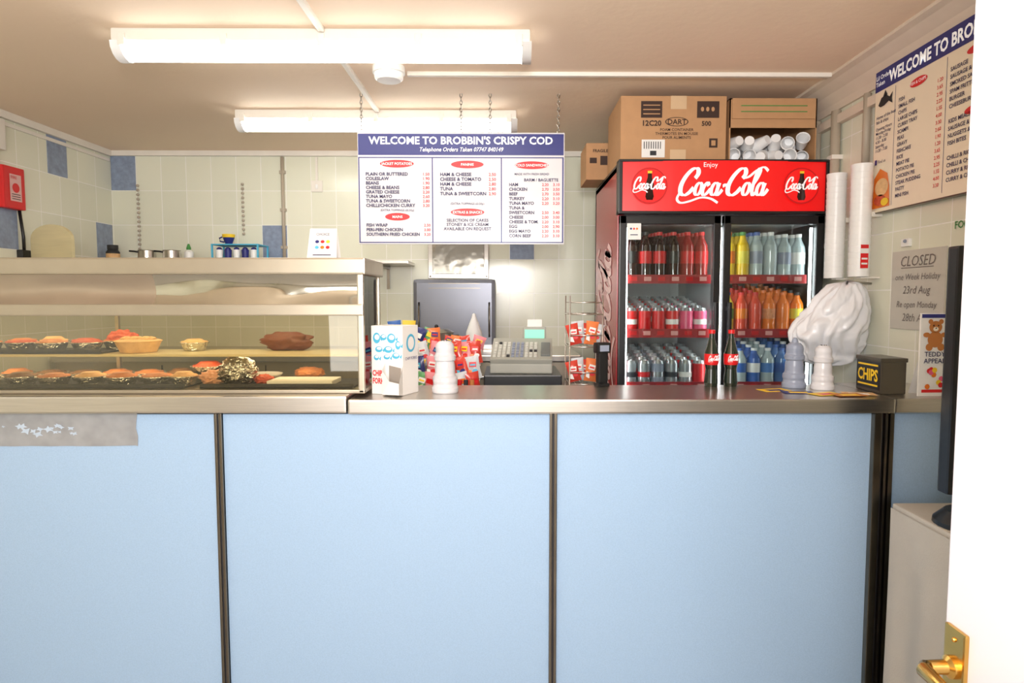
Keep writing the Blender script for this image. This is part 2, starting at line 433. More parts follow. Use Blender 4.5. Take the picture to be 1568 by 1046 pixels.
# ------------------------------------------------------------------ back worktop, shelves & things on them
b = B()
b.box(-2.62, .43, 3.72, YB - .005, .08, 1.0, SATIN)
b.box(-2.62, .43, 3.68, YB - .005, 1.0, 1.04, STEEL, .006)
b.box(-2.62, .43, 3.78, YB - .005, 0, .08, BLACKM)
for x in (-2.0, -1.4, -.8, -.2): b.box(x - .002, x + .002, 3.712, 3.722, .1, .98, BLACKM); b.box(x + .05, x + .3, 3.695, 3.71, .9, .915, STEEL, .003)
b.build('back_worktop')
b = B()
b.box(XL + .01, -.62, 4.08, YB - .005, 1.585, 1.605, STEEL, .004)
for x in (-2.4, -1.6, -.8): b.box(x - .01, x + .01, 4.12, YB - .005, 1.565, 1.585, STEELD); b.box(x - .01, x + .01, YB - .02, YB - .005, 1.43, 1.585, STEELD)
b.build('wall_shelf')
b = B()
b.box(XL + .01, XL + .3, 3.25, 4.05, 1.50, 1.52, STEEL, .004)
for y in (3.4, 3.9): b.box(XL + .01, XL + .25, y - .01, y + .01, 1.48, 1.50, STEELD); b.box(XL + .01, XL + .02, y - .01, y + .01, 1.36, 1.48, STEELD)
b.build('wall_shelf')
b = B(); pts = [(-.125, 0), (.125, 0), (.125, .17)] + [(.125 * math.cos(t), .17 + .08 * math.sin(t)) for t in [math.pi * i / 12 for i in range(1, 12)]] + [(-.125, .17)]
n = len(pts); Tb = rotz(-2.49, 3.55, -8, 1.5205)
b.add([(p[0], 0, p[1]) for p in pts] + [(p[0], .02, p[1]) for p in pts], [list(range(n)), list(range(n, 2 * n))[::-1]] + [[i, n + i, n + (i + 1) % n, (i + 1) % n] for i in range(n)], WOOD, False, Tb)
b.build('chopping_board')
zS = 1.6055
d = 4.2
b = B(); b.lathe([(0, 0), (.04, 0), (.04, .06), (.03, .075), (.032, .08), (.032, .105), (0, .105)], BLACKM, (-2.55, d, zS), 16); b.lathe([(.0405, .015), (.0405, .05)], CRUST2, (-2.55, d, zS), 16); b.build('spice_jar')
for xx in (-2.33, -2.17):
    b = B()
    b.lathe([(0, 0), (.05, 0), (.052, .01), (.052, .068), (.056, .071), (.05, .071), (.048, .01), (0, .008)], STEEL, (xx, d, zS), 20)
    b.tube([(xx - .05, d, zS + .06), (xx - .08, d, zS + .065), (xx - .11, d - .01, zS + .067)], .006, BLACK); b.build('steel_saucepan')
b = B(); b.lathe([(0, 0), (.028, 0), (.028, .06), (.012, .075), (.008, .09), (0, .09)], WHITE, (-2.06, d, zS), 16); b.lathe([(.013, .075), (.015, .085), (.006, .112), (0, .115)], GREEN, (-2.06, d, zS), 14); b.build('sauce_bottle')
b = B(); X0, X1 = -1.88, -1.58
b.box(X0, X1, 4.12, 4.3, zS, zS + .012, CYAN, .003)
b.box(X0, X1, 4.12, 4.3, zS + .10, zS + .108, CYAN, .003)
for x in (X0, X1 - .01):
    for y in (4.12, 4.29): b.box(x, x + .01, y, y + .01, zS, zS + .108, CYAN)
for i in range(5):
    x = X0 + .04 + i * .055
    b.lathe([(0, 0), (.02, 0), (.024, .06), (.022, .06), (.018, .004), (0, .004)], NAVY if i % 2 else WHITE, (x, 4.15, zS + .012), 14)
    b.ball((x, 4.15, zS + .075), (.018, .018, .014), NAVY)
b.build('cup_rack')
b = B(); xx = -1.80
b.lathe([(0, 0), (.02, 0), (.036, .045, NAVY), (.038, .052, YEL), (.04, .066, YEL), (.036, .066), (.018, .006), (0, .006)], NAVY, (xx, 4.2, zS + .1085), 18)
b.tube([(xx - .036, 4.2, zS + .16), (xx - .06, 4.2, zS + .15), (xx - .055, 4.2, zS + .13), (xx - .03, 4.2, zS + .125)], .005, NAVY); b.build('blue_mug')
b = B(); b.box(-1.31, -1.235, YB - .012, YB, 2.08, 2.155, TRIM, .004); b.box(-1.28, -1.265, YB - .018, YB - .01, 2.10, 2.13, WHITE, .002)
b.box(-1.28, -1.265, YB - .012, YB, 2.155, 2.31, TRIM); b.build('wall_switch')
b = B(); b.tube([(-1.5, YB - .012, 1.61), (-1.5, YB - .012, 2.31)], .012, PIPE)
for z in (1.7, 1.95, 2.2): b.box(-1.52, -1.48, YB - .022, YB, z, z + .02, PIPE, .002)
b.build('trim_7', origin=False)
for xx, z0, z1 in ((-2.47, 1.63, 2.12), (-1.77, 1.80, 2.13)):
    b = B(); zz = z1
    while zz > z0:
        b.lathe([(.006, -.008), (.010, -.004), (.010, .004), (.006, .008)], PIPE, (xx, YB - .012, zz), 8); zz -= .03
    b.tube([(xx, YB - .01, z0), (xx, YB - .01, z1)], .002, TRIM, 5)
    b.build('hanging_chain')
b = B(); b.box(XL, XL + .05, 3.38, 3.53, 1.84, 2.06, RED, .008)
T = frame(RIGHTF, (XL + .051, 0, 0))
b.rect(3.42, 3.50, 1.88, 2.02, mat('red_print_pale', (226, 180, 176), .5), T); b.text('FIRE', 3.425, 1.995, .024, RED, T)
b.ell(3.46, 1.95, .025, .025, RED, T, .002)
for i in range(3): b.rect(3.43, 3.49, 1.89 + i * .012, 1.894 + i * .012, BLACKM, T, .002)
b.build('fire_alarm_notice')
b = B(); b.tube([(XL + .02, 3.52, 1.84), (XL + .02, 3.54, 1.70), (XL + .02, 3.54, 1.62)], .008, BLACK); b.box(XL, XL + .035, 3.51, 3.57, 1.56, 1.63, BLACK, .005); b.build('wall_telephone_jack')
b = B(); b.box(XL, XL + .03, 3.36, 3.44, 2.14, 2.30, TRIM, .006); b.tube([(XL + .012, 3.4, 2.14), (XL + .012, 3.4, 2.06)], .008, TRIM); b.build('junction_box')

b = B()
b.box(-.53, -.12, YB - .02, YB, 1.50, 1.77, STEEL, .004)
b.box(-.50, -.15, YB - .03, YB - .015, 1.53, 1.74, mat('crinkled_steel', (150, 146, 136), .2, 1.0, bump=1.0, bscale=7), .003)
for x in (-.515, -.135):
    for z in (1.515, 1.755): b.ball((x, YB - .021, z), .006, STEELD)
b.build('stainless_vent_panel')
b = B()
b.box(-.60, -.07, 4.12, 4.30, 1.0405, 1.49, GRILLM, .025)
b.box(-.58, -.09, 4.08, 4.13, 1.0405, 1.07, STEEL, .004)
for x in (-.56, -.11):
    b.tube([(x, 4.11, 1.12), (x, 4.09, 1.16), (x, 4.09, 1.30), (x, 4.11, 1.34)], .006, STEELD)
for z in (1.43, 1.46): b.box(-.50, -.17, 4.117, 4.123, z, z + .004, STEELD)
b.build('contact_grill')
b = B(); c = (-.42, 3.84, 1.0405)
b.lathe([(0, 0), (.095, 0), (.10, .01), (.10, .12), (.107, .125), (.095, .125), (.095, .012), (0, .01)], STEEL, c, 28)
b.lathe([(.107, .125), (.07, .143), (0, .15)], STEEL, c, 28); b.ball((c[0], c[1], c[2] + .158), .012, BLACK)
for sx in (-1, 1): b.tube([(c[0] + sx * .095, c[1] - .03, 1.14), (c[0] + sx * .13, c[1] - .02, 1.145), (c[0] + sx * .13, c[1] + .02, 1.145), (c[0] + sx * .095, c[1] + .03, 1.14)], .005, STEELD)
b.build('stock_pot')
b = B(); b.lathe([(0, 0), (.052, 0), (.052, .09), (.046, .13), (.028, .18), (.014, .215), (.010, .235), (0, .24)], WHITE, (-.19, 3.75, 1.0405), 20); b.build('squeeze_bottle')

# ------------------------------------------------------------------ crisp packets stand
b = B()
SX0, SX1 = -.53, -.115; SB = .895
b.box(SX0, SX1, 2.58, 3.0, 0, SB, BLACKM)
for i in range(5): b.box(SX0, SX1, 2.58 + .08 * i, 3.0, SB + .06 * i - .004, SB + .06 * i + .001, STEEL)
st = b.build('snack_display_stand')
def packet(b, T, w, h, t, m, labs):
    nx, ny = 6, 8; vs = []; fs = []
    for s in (-1, 1):
        for j in range(ny + 1):
            for i in range(nx + 1):
                u = i / nx - .5; v = j / ny
                th = t * max(0, math.sin(math.pi * v)) ** .6 * max(0, math.cos(math.pi * u)) ** .5
                th *= 1 + .5 * noise.noise(Vector((u * 6, v * 6, T.translation.x * 40)))
                vs.append((u * w * (1 - .12 * math.sin(math.pi * v)), s * th / 2, v * h))
    o = (nx + 1) * (ny + 1)
    for k in range(2):
        for j in range(ny):
            for i in range(nx):
                a = k * o + j * (nx + 1) + i; q = [a, a + 1, a + nx + 2, a + nx + 1]
                fs.append(q if k == 0 else q[::-1])
    b.add(vs, fs, m, True, T)
    L = T @ Matrix.Translation((0, -t * .62, h * .5)) @ FRONT
    b.poly([(-w * .28, h * .05), (w * .22, h * .0), (w * .28, h * .22), (-w * .2, h * .26)], labs[0], L, .0)
    b.ell(w * .08, -h * .16, w * .2, h * .09, labs[1], L, .0, 10)
    b.poly([(-w * .2, h * .10), (w * .18, h * .07), (w * .2, h * .14), (-w * .16, h * .17)], labs[1], L, .0008)
    b.poly([(-w * .4, -h * .3), (-w * .1, -h * .36), (-w * .15, -h * .1), (-w * .38, -h * .06)], labs[2], L, .0)
pc = [mat('pk_yellow', (238, 202, 76), .25), mat('pk_blue', (60, 105, 178), .25), mat('pk_red', (204, 66, 52), .25), mat('pk_orange', (226, 124, 70), .25),
      mat('pk_green', (90, 155, 96), .25), mat('pk_silver', (205, 210, 214), .25), mat('pk_navy', (46, 52, 110), .25), mat('pk_pink', (224, 140, 148), .25)]
b = B(); labs = [PAPER, YEL, RED, NAVY, CYAN, ORANGE, PAPER, LABRED]
for row in range(5):
    npk = 9
    for i in range(npk):
        x = SX0 + .025 + i * .046 + random.uniform(-.008, .008)
        z = SB + .002 + .06 * row; y = 2.63 + .078 * row
        hh = .10
        if row == 4: hh = .13 if i < 2 else (.10 if i < 5 else .06)
        T = Matrix.Translation((x, y, z)) @ Matrix.Rotation(math.radians(random.uniform(-20, 6)), 4, 'X') @ Matrix.Rotation(math.radians(random.uniform(-18, 18)), 4, 'Y') @ Matrix.Rotation(math.radians(random.uniform(-25, 25)), 4, 'Z')
        left = x < -.33
        m = random.choice([pc[0], pc[1], pc[5], pc[6], pc[4], pc[0]]) if left else random.choice([pc[2], pc[3], pc[7], pc[2], pc[3], pc[5]])
        packet(b, T, .062, hh, .028, m, (random.choice(labs), random.choice(labs), random.choice(labs)))
for i in range(5):
    x = -.24 + i * .025
    b.lathe([(0, 0), (.009, 0), (.009, .14), (0, .141)], [LABRED, BLACKM, LABRED, BLACKM, BROWN][i], (x, 2.59, SB + .002), 10)
b.build('crisp_packets', parent=st)

# till bench + till
b = B(); b.box(-.10, .245, 2.8, 3.2, .96, 1.03, BLACK, .005); b.box(-.08, .225, 2.84, 3.18, 0, .96, BLACKM)
b.box(-.06, .205, 2.832, 2.842, .55, .93, BLACK, .003); b.box(.04, .10, 2.82, 2.835, .88, .89, STEEL); b.build('till_bench')
b = B(); T = rotz(.075, 3.0, -4, 1.0305); TG = mat('till_grey', (160, 160, 150), .5); KEY = mat('till_key', (200, 200, 192), .5)
b.box(-.14, .14, -.14, .14, 0, .045, TG, .006, T)
TS = T @ Matrix.Translation((0, -.14, .045)) @ Matrix.Rotation(math.radians(22), 4, 'X')
b.box(-.14, .14, 0, .22, -.03, .022, TG, .005, TS)
for i in range(10):
    for j in range(6):
        mm = KEY if i < 4 else (GREYP if i < 7 else KEY)
        if (i, j) in ((1, 5), (8, 2), (9, 2), (3, 0)): mm = BLACKM
        b.box(-.128 + i * .0205, -.128 + i * .0205 + .014, .02 + j * .026, .036 + j * .026, .022, .028, mm, .002, TS)
b.box(.088, .13, .03, .16, .02, .030, mat('till_pad', (110, 114, 112), .5), .003, TS)
b.box(.0, .11, .07, .10, .11, .20, TG, .006, T); b.box(.03, .07, .075, .095, .05, .12, TG, .003, T)
b.box(.008, .102, .066, .072, .128, .188, LCD, 0, T)
b.box(-.13, -.02, .03, .13, .08, .12, TG, .008, T); b.box(.02, .09, .1, .106, .19, .235, PAPER, 0, T)
b.build('cash_register')

b = B(); X0, X1, Y0, Y1 = .27, .41, 2.72, 2.92
for x in (X0, X1):
    for y in (Y0, Y1): b.tube([(x, y, 0), (x, y, 1.38)], .003, STEEL, 6)
for z in (.5, .8, 1.0, 1.16, 1.30):
    for y in (Y0, Y1): b.tube([(X0, y, z), (X1, y, z)], .003, STEEL, 6); b.tube([(X0, y, z + .05), (X1, y, z + .05)], .0025, STEEL, 6)
    for k in range(6): b.tube([(X0 + k * .028, Y0, z), (X0 + k * .028, Y1, z)], .002, STEEL, 5)
    for x in (X0, X1): b.tube([(x, Y0, z), (x, Y1, z)], .003, STEEL, 6)
for zz in (.81, 1.01, 1.17):
    for k in range(5):
        packet(b, Matrix.Translation((X0 + .03 + .02 * k, Y0 + .03 + .03 * (k % 3), zz)) @ Matrix.Rotation(.12 * (k - 2), 4, 'Y'), .055, .09 + .01 * (k % 2), .03, (pc[2], pc[5], pc[2], pc[3], pc[5])[k], (PAPER, RED, PAPER))
b.build('wire_snack_rack')
b = B(); T = rotz(.345, 2.30, 20, 1.0505)
b.box(-.022, .022, -.02, .02, 0, .012, BLACK, .003, T); b.box(-.02, .02, -.012, .012, .01, .14, BLACK, .008, T); b.box(-.028, .028, -.018, .018, .12, .16, BLACK, .01, T)
b.box(-.018, .018, -.0195, -.017, .128, .15, GREYP, 0, T); b.build('card_terminal')

# ------------------------------------------------------------------ hanging menu board
bd = B(); W, Hh = 1.0, .534; bx, by, bz = -.718, 3.15, 1.631
bd.box(bx, bx + W, by, by + .012, bz, bz + Hh, BOARD, .002)
T = frame(FRONT, (bx, by - .0005, bz)); q = .00315
def U(x): return (x - 548) * q
def V(y): return (373.5 - y) * q
bd.rect(U(549), U(864), V(238), V(206), NAVY, T)
bd.text("WELCOME TO BROBBIN'S CRISPY COD", U(706.5), V(221.5), .050, COKEW, T, .003, 'CENTER', bold=.025, width=U(548 + 282))
bd.text("Telephone Orders Taken 07747 840149", U(706.5), V(232.5), .028, COKEW, T, .003, 'CENTER', shear=.25, bold=.006, width=U(548 + 128))
for x in (661.5, 767.5): bd.rect(U(x), U(x + 1.6), V(370), V(242), NAVY, T)
bd.rect(U(549), U(550.6), V(371), V(242), NAVY, T); bd.rect(U(862), U(864), V(371), V(242), NAVY, T); bd.rect(U(549), U(864), V(371.5), V(370), NAVY, T); bd.rect(U(549), U(864), V(242.5), V(241), NAVY, T)
def redell(cx, cy, rw, t):
    bd.ell(U(cx), V(cy), rw * q, 5.8 * q, RED, T)
    bd.text(t, U(cx), V(cy + 2.0), .017, COKEW, T, .003, 'CENTER', bold=.01)
redell(608, 251, 26, 'JACKET POTATOES'); redell(608, 331.5, 19, 'MAINS'); redell(716, 252, 25, 'PANINIS'); redell(716, 324.5, 26, 'EXTRAS & SNACKS'); redell(815, 253, 26, 'COLD SANDWICHES')
def rows(x, y0, dy, items, xp, prices=None, size=.0235):
    for i, t in enumerate(items):
        if t: bd.text(t, U(x), V(y0 + dy * i), size, NAVYT, T, .003, 'LEFT', bold=.03)
    if prices:
        for i, t in enumerate(prices):
            if t: bd.text(t, U(xp), V(y0 + dy * i), size * .92, RED, T, .003, 'RIGHT', bold=.015)
rows(560, 269, 6.8, ['PLAIN OR BUTTERED', 'COLESLAW', 'BEANS', 'CHEESE & BEANS', 'GRATED CHEESE', 'TUNA MAYO', 'TUNA & SWEETCORN', 'CHILLI/CHICKEN CURRY'], 658, ['1.50', '1.90', '1.90', '2.80', '2.20', '2.60', '2.80', '3.20'], .0215)
bd.text('(EXTRA TOPPINGS £0.50p)', U(608), V(323), .014, NAVYT, T, .003, 'CENTER', bold=.01)
rows(560, 346.5, 7.0, ['FISH WRAP', 'PERI-PERI CHICKEN', 'SOUTHERN FRIED CHICKEN'], 659, ['2.50', '3.00', '3.20'], .0205)
rows(674, 269.5, 7.3, ['HAM & CHEESE', 'CHEESE & TOMATO', 'HAM & CHEESE', 'TUNA', 'TUNA & SWEETCORN'], 760, ['2.50', '2.50', '2.80', '2.80', '2.90'], .0225)
bd.text('(EXTRA TOPPINGS £0.50p)', U(716), V(313), .014, NAVYT, T, .003, 'CENTER', bold=.01)
bd.text('SELECTION OF CAKES\nSTONEY & ICE CREAM\nAVAILABLE ON REQUEST', U(716), V(339), .0205, NAVYT, T, .003, 'CENTER', bold=.02)
bd.text('MADE WITH FRESH BREAD', U(815), V(268), .014, NAVYT, T, .003, 'CENTER', bold=.01)
rows(780, 277.5, 7.1, ['', 'HAM', 'CHICKEN', 'BEEF', 'TURKEY', 'TUNA MAYO', 'TUNA &', 'SWEETCORN', 'CHEESE', 'CHEESE & TOM.', 'EGG', 'EGG MAYO', 'CORN BEEF'], 841, ['', '2.20', '2.70', '2.70', '2.20', '2.20', '', '2.50', '2.00', '2.20', '2.00', '2.20', '2.20'], .0205)
bd.text('BARM / BAGUETTE', U(856), V(277.5), .020, NAVYT, T, .003, 'RIGHT', bold=.02)
for i, t in enumerate(['', '3.10', '3.50', '3.50', '3.10', '3.20', '', '3.40', '3.00', '3.10', '2.90', '3.10', '3.10']):
    if t: bd.text(t, U(858), V(277.5 + 7.1 * i), .019, RED, T, .003, 'RIGHT', bold=.015)
def chain(b, x, y, z0, z1):
    zz = z0; k = 0
    while zz < z1 - .004:
        pts = []
        for i in range(9):
            t = 2 * math.pi * i / 8
            dx, dz = .006 * math.cos(t), .011 * math.sin(t)
            pts.append((x + (dx if k % 2 == 0 else 0), y + (0 if k % 2 == 0 else dx), zz + .011 + dz))
        b.tube(pts, .0022, STEEL, 5); zz += .017; k += 1
for x in (bx + .02, bx + .5, bx + .64, bx + .97): chain(bd, x, by + .006, bz + Hh - .004, ZC)
bd.build('hanging_menu_board')

# ------------------------------------------------------------------ right wall menu board
bd = B(); y0 = 2.65; z0 = 1.71; H2 = .57; W2 = 1.05
bd.box(XR - .03, XR, y0 - W2, y0, z0, z0 + H2, STEELD, .003)
T = frame(LEFTW, (XR - .0305, y0, z0))
bd.rect(.005, W2 - .005, .005, H2 - .005, CREAM, T, .001)
bd.rect(.005, W2 - .005, H2 - .085, H2 - .005, NAVY, T, .002)
bd.text('Lil Orders\nTaken', .012, H2 - .04, .024, COKEW, T, .004, bold=.01)
bd.text("WELCOME TO BROBBIN'S CRISPY COD", .10, H2 - .068, .062, COKEW, T, .004, bold=.03, width=.90)
bd.rect(.14, .142, .02, H2 - .095, NAVY, T, .002); bd.rect(.43, .432, .02, H2 - .095, NAVY, T, .002); bd.rect(.72, .722, .02, H2 - .095, NAVY, T, .002)
fish = [(.03, .43), (.05, .455), (.08, .46), (.105, .445), (.125, .46), (.12, .435), (.125, .415), (.10, .43), (.07, .42), (.045, .42)]
bd.poly(fish, BLACKM, T, .003); bd.poly([(.06, .455), (.075, .48), (.09, .457)], BLACKM, T, .003)
bd.text('Home of the best\nfish & chips', .02, .375, .018, NAVYT, T, .003, bold=.01); bd.text('Opening Hours\nMonday-Friday\n11.30 - 2.00\n4.30 - 8.00\nSaturday\n11.30 - 7.00', .02, .33, .017, NAVYT, T, .003, bold=.01)
bd.rect(.02, .035, .195, .215, NAVY, T, .003); bd.text('Find us', .042, .198, .018, NAVYT, T, .003)
bd.poly([(.012, .02), (.13, .02), (.125, .10), (.11, .15), (.06, .175), (.02, .14)], ORANGE, T, .003)
bd.ell(.075, .10, .045, .035, CRUST2, T, .004); bd.ell(.065, .05, .04, .022, SAUCE, T, .004); bd.ell(.1, .04, .025, .015, YEL, T, .005)
bd.ell(.28, H2 - .125, .05, .016, RED, T, .003); bd.text('FISH & CHIPS', .28, H2 - .13, .016, COKEW, T, .005, 'CENTER')
items = ['FISH', 'SMALL FISH', 'CHIPS', 'LARGE CHIPS', 'CURRY TRAY', 'SCAMPI', 'PEAS', 'GRAVY', 'FISHCAKE', 'RICE', 'MEAT PIE', 'POTATO PIE', 'CHICKEN PIE', 'STEAK PUDDING', 'PASTY', 'MINI FISH']
for i, t in enumerate(items):
    bd.text(t, .165, H2 - .165 - i * .024, .0195, NAVYT, T, .003, bold=.018); bd.text('%.2f' % (1.2 + .35 * ((i * 7) % 9)), .415, H2 - .165 - i * .024, .018, RED, T, .003, 'RIGHT', bold=.01)
items = ['SAUSAGE', 'SAUSAGE & BATTER', 'SMOKED SAUSAGE', 'SPAM FRITTER', 'BURGER', 'CHEESEBURGER', '', 'KIDS MEALS', 'SAUSAGE & CHIPS', 'NUGGETS & CHIPS', 'FISH BITES', '', 'CHILLI & RICE', 'CHILLI & CHIPS', 'CURRY & RICE', 'CURRY & CHIPS']
for i, t in enumerate(items):
    if t: bd.text(t, .45, H2 - .15 - i * .0245, .0195, NAVYT, T, .003, bold=.018)
bd.ell(.575, H2 - .115, .05, .014, RED, T, .003); bd.ell(.575, H2 - .305, .05, .014, RED, T, .003)
bd.build('wall_menu_board')

# ------------------------------------------------------------------ drinks fridge
FX0, FX1, FY0, FY1 = .522, 1.485, 3.0, 3.78
b = B()
SIDE = mat('fridge_side_red', (168, 44, 50), .25)
b.box(FX0, FX0 + .03, FY0 + .03, FY1, .03, 1.99, SIDE, .003)
b.box(FX1 - .03, FX1, FY0 + .03, FY1, .03, 1.99, BLACK, .003)
b.box(FX0, FX1, FY1 - .03, FY1, .03, 1.99, BLACK)
b.box(FX0, FX1, FY0 + .03, FY1, 1.96, 2.0, BLACK, .003)
b.box(FX0, FX1, FY0 + .03, FY1, .03, .30, BLACK)
b.box(FX0 + .02, FX1 - .02, FY0 + .06, FY1 - .03, 0, .03, BLACKM)
INT = mat('fridge_interior', (215, 220, 222), .4)
b.box(FX0 + .031, FX1 - .031, FY1 - .07, FY1 - .031, .3, 1.76, INT)
b.box(FX0 + .03, FX1 - .03, FY0 + .06, FY1 - .04, 1.72, 1.76, INT)
b.box(.995, 1.005, FY0 + .06, FY1 - .07, .3, 1.72, INT)
seg = 12; vs = []; fs = []
for i in range(seg + 1):
    t = i / seg; x = FX0 - .004 + (FX1 - FX0 + .008) * t
    y = FY0 - .012 - .03 * math.sin(math.pi * t)
    vs += [(x, y, 1.768), (x, y, 1.995), (x, FY0 + .04, 1.995), (x, FY0 + .04, 1.768)]
for i in range(seg):
    a = 4 * i
    for k in range(4): fs.append([a + k, a + (k + 1) % 4, a + 4 + (k + 1) % 4, a + 4 + k])
b.add(vs, fs, COKERED); b.add(vs, [[3, 2, 1, 0], [4 * seg, 4 * seg + 1, 4 * seg + 2, 4 * seg + 3]], BLACK)
b.box(FX0 - .006, FX1 + .006, FY0 - .03, FY0 + .04, 1.993, 2.003, BLACK, .002)
b.box(FX0 - .006, FX1 + .006, FY0 - .03, FY0 + .04, 1.757, 1.769, BLACK, .002)
b.box(FX0 - .006, FX0 + .012, FY0 - .025, FY0 + .04, 1.757, 2.003, BLACK, .003)
b.box(FX1 - .012, FX1 + .006, FY0 - .025, FY0 + .04, 1.757, 2.003, BLACK, .003)
T = frame(FRONT, (0, FY0 - .0445, 0))
def cola_script(b, u, v, sx, sz, T, m, w=.002, bold=1.0):
    L = Matrix.Translation((u, v, 0)); TT = T @ L
    def el(cx, cy, rx, ry): return [(cx + rx * math.cos(t), cy + ry * math.sin(t)) for t in [2 * math.pi * i / 12 for i in range(13)]]
    C = [(1.55, 1.35), (1.75, 1.75), (1.5, 2.12), (1.0, 2.05), (.5, 1.5), (.25, .8), (.4, .2), (.85, .0), (1.3, .2), (1.65, .6)]
    S = [(C, .07, .17), (el(2.2, .5, .33, .48), .06, .13), ([(3.25, .75), (3.05, 1.0), (2.78, .75), (2.7, .35), (2.9, .02), (3.2, .12), (3.5, .5)], .06, .13),
         (el(3.95, .5, .33, .48), .06, .13), ([(4.32, .98), (4.25, .4), (4.38, .03), (4.6, .15), (4.8, .45)], .06, .13), ([(4.75, .72), (5.0, .82), (5.25, .75)], .1, .1),
         ([(p[0] + 5.1, p[1]) for p in C], .07, .17), (el(7.35, .5, .33, .48), .06, .13),
         ([(7.75, .5), (8.2, 1.3), (8.35, 1.95), (8.15, 2.1), (8.0, 1.5), (8.0, .5), (8.2, .02), (8.45, .2)], .06, .12),
         (el(8.85, .5, .33, .48), .06, .13), ([(9.22, .98), (9.15, .4), (9.28, .03), (9.5, .15), (9.7, .5)], .06, .13),
         ([(.35, .25), (.2, -.3), (.7, -.62), (1.6, -.5), (2.7, -.2), (3.8, -.28), (4.7, -.62)], .07, .06),
         ([(6.75, 1.35), (7.3, 1.5), (7.9, 1.95), (8.6, 2.25), (9.2, 1.95)], .06, .10)]
    for p, a, c in S: b.ribbon(p, a * bold, c * bold, m, TT, w, (sx, sz), .35)
cola_script(b, .775, 1.838, .0425, .056, T, COKEW, bold=1.0)
b.text('Enjoy', .93, 1.965, .03, COKEW, T, .002, 'CENTER')
for cx in (.655, 1.352):
    Tc = frame(FRONT, (0, FY0 - .0345, 0))
    b.ell(cx, 1.882, .082, .082, mat('badge_dark', (180, 14, 18), .35, emit=(180, 14, 18), es=.3), Tc, .003)
    b.ell(cx, 1.882, .076, .076, COKERED, Tc, .0045)
    prof = [(-.011, -.065), (.011, -.065), (.015, -.05), (.011, -.02), (.015, .005), (.008, .035), (.007, .055), (-.007, .055), (-.008, .035), (-.015, .005), (-.011, -.02), (-.015, -.05)]
    b.poly([(cx + p[0] * 1.3, 1.882 + p[1]) for p in prof], COLA, Tc, .006)
    b.rect(cx - .01, cx + .01, 1.882 + .055, 1.882 + .066, YEL, Tc, .006)
    cola_script(b, cx - .078, 1.866, .0152, .025, Tc, COKEW, .008, 1.1)
for a, c in ((FX0 + .004, .998), (1.012, FX1 - .004)):
    y0, y1 = FY0 - .005, FY0 + .028; z0, z1 = .32, 1.752
    b.box(a, a + .034, y0, y1, z0, z1, BLACK, .004); b.box(c - .034, c, y0, y1, z0, z1, BLACK, .004)
    b.box(a, c, y0, y1, z1 - .04, z1, BLACK, .004); b.box(a, c, y0, y1, z0, z0 + .06, BLACK, .004)
    b.box(a + .03, c - .03, y0 + .012, y0 + .018, z0 + .05, z1 - .03, GLASS)
for x in (.972, 1.036): b.box(x - .009, x + .009, FY0 - .045, FY0 - .02, .9, 1.35, BLACK, .006); b.box(x - .007, x + .007, FY0 - .03, FY0, .92, .94, BLACK); b.box(x - .007, x + .007, FY0 - .03, FY0, 1.31, 1.33, BLACK)
for x in (FX0 + .045, .99, 1.02, FX1 - .045): b.box(x - .005, x + .005, FY0 + .035, FY0 + .045, .4, 1.70, LEDM)
SH = [.69, .945, 1.20, 1.458]
RK = .16
for k, z in enumerate(SH):
    rk = RK if k < 3 else 0.05
    for a, c in ((FX0 + .055, .985), (1.03, FX1 - .055)):
        b.add([(a, FY0 + .06, z), (c, FY0 + .06, z), (c, FY1 - .08, z + rk * .64), (a, FY1 - .08, z + rk * .64)], [[0, 1, 2, 3]], WHITE)
        b.box(a, c, FY0 + .05, FY0 + .056, z - .02, z + .022, mat('price_strip', (160, 36, 40), .4), .001)
        for i in range(6): b.box(a + .012 + i * .066, a + .045 + i * .066, FY0 + .047, FY0 + .05, z - .008, z + .012, (mat('strip_pale', (225, 160, 155), .5) if i % 2 else LABRED))
b.rect(.56, .625, 1.64, 1.715, PAPER, frame(FRONT, (0, FY0 - .001, 0)), .006)
for i in range(3): b.ell(.578 + i * .014, 1.69, .005, .005, [NAVY, RED, ORANGE][i], frame(FRONT, (0, FY0 - .001, 0)), .0075, 10)
b.rect(.575, .61, 1.66, 1.664, NAVYT, frame(FRONT, (0, FY0 - .001, 0)), .0075)
fr = b.build('drinks_fridge')
PINKW = mat('faded_white_vinyl', (238, 200, 200), .4)
b = B()
TL = frame(LEFTW, (FX0 - .001, 0, 0))
TT = TL @ Matrix.Translation((-3.20, .80, 0)) @ Matrix.Rotation(math.radians(90), 4, 'Z')
cola_script(b, 0, 0, .085, .20, TT, PINKW, .001)
b.build('side_logo', parent=fr)
def bottle(b, x, y, z, h, r, liq, lab, cap, seg=14):
    s = h / .23
    b.lathe([(0, 0), (r * .9, 0), (r, .01 * s), (r * .96, .05 * s), (r * 1.0, .075 * s), (r * 1.01, .085 * s, lab), (r * 1.01, .135 * s, lab), (r, .14 * s, liq), (r * .92, .165 * s, liq),
             (r * .5, .195 * s, liq), (r * .4, .212 * s, liq), (r * .46, .213 * s, cap), (r * .46, .229 * s, cap), (0, .23 * s, cap)], liq, (x, y, z), seg)
def can(b, x, y, z, m, band=None, seg=14):
    r = .032
    b.lathe([(0, 0, SILVER), (r * .8, 0, SILVER), (r, .008, SILVER), (r, .035, m), (r, .04, band or m), (r, .06, band or m), (r, .10, m), (r * .85, .113, SILVER), (r * .82, .115, SILVER), (r * .78, .111, SILVER), (0, .111, SILVER)], m, (x, y, z), seg)
b = B(); c = B()
def lx(i): return .602 + i * .0675
def rx(i): return 1.071 + i * .0675
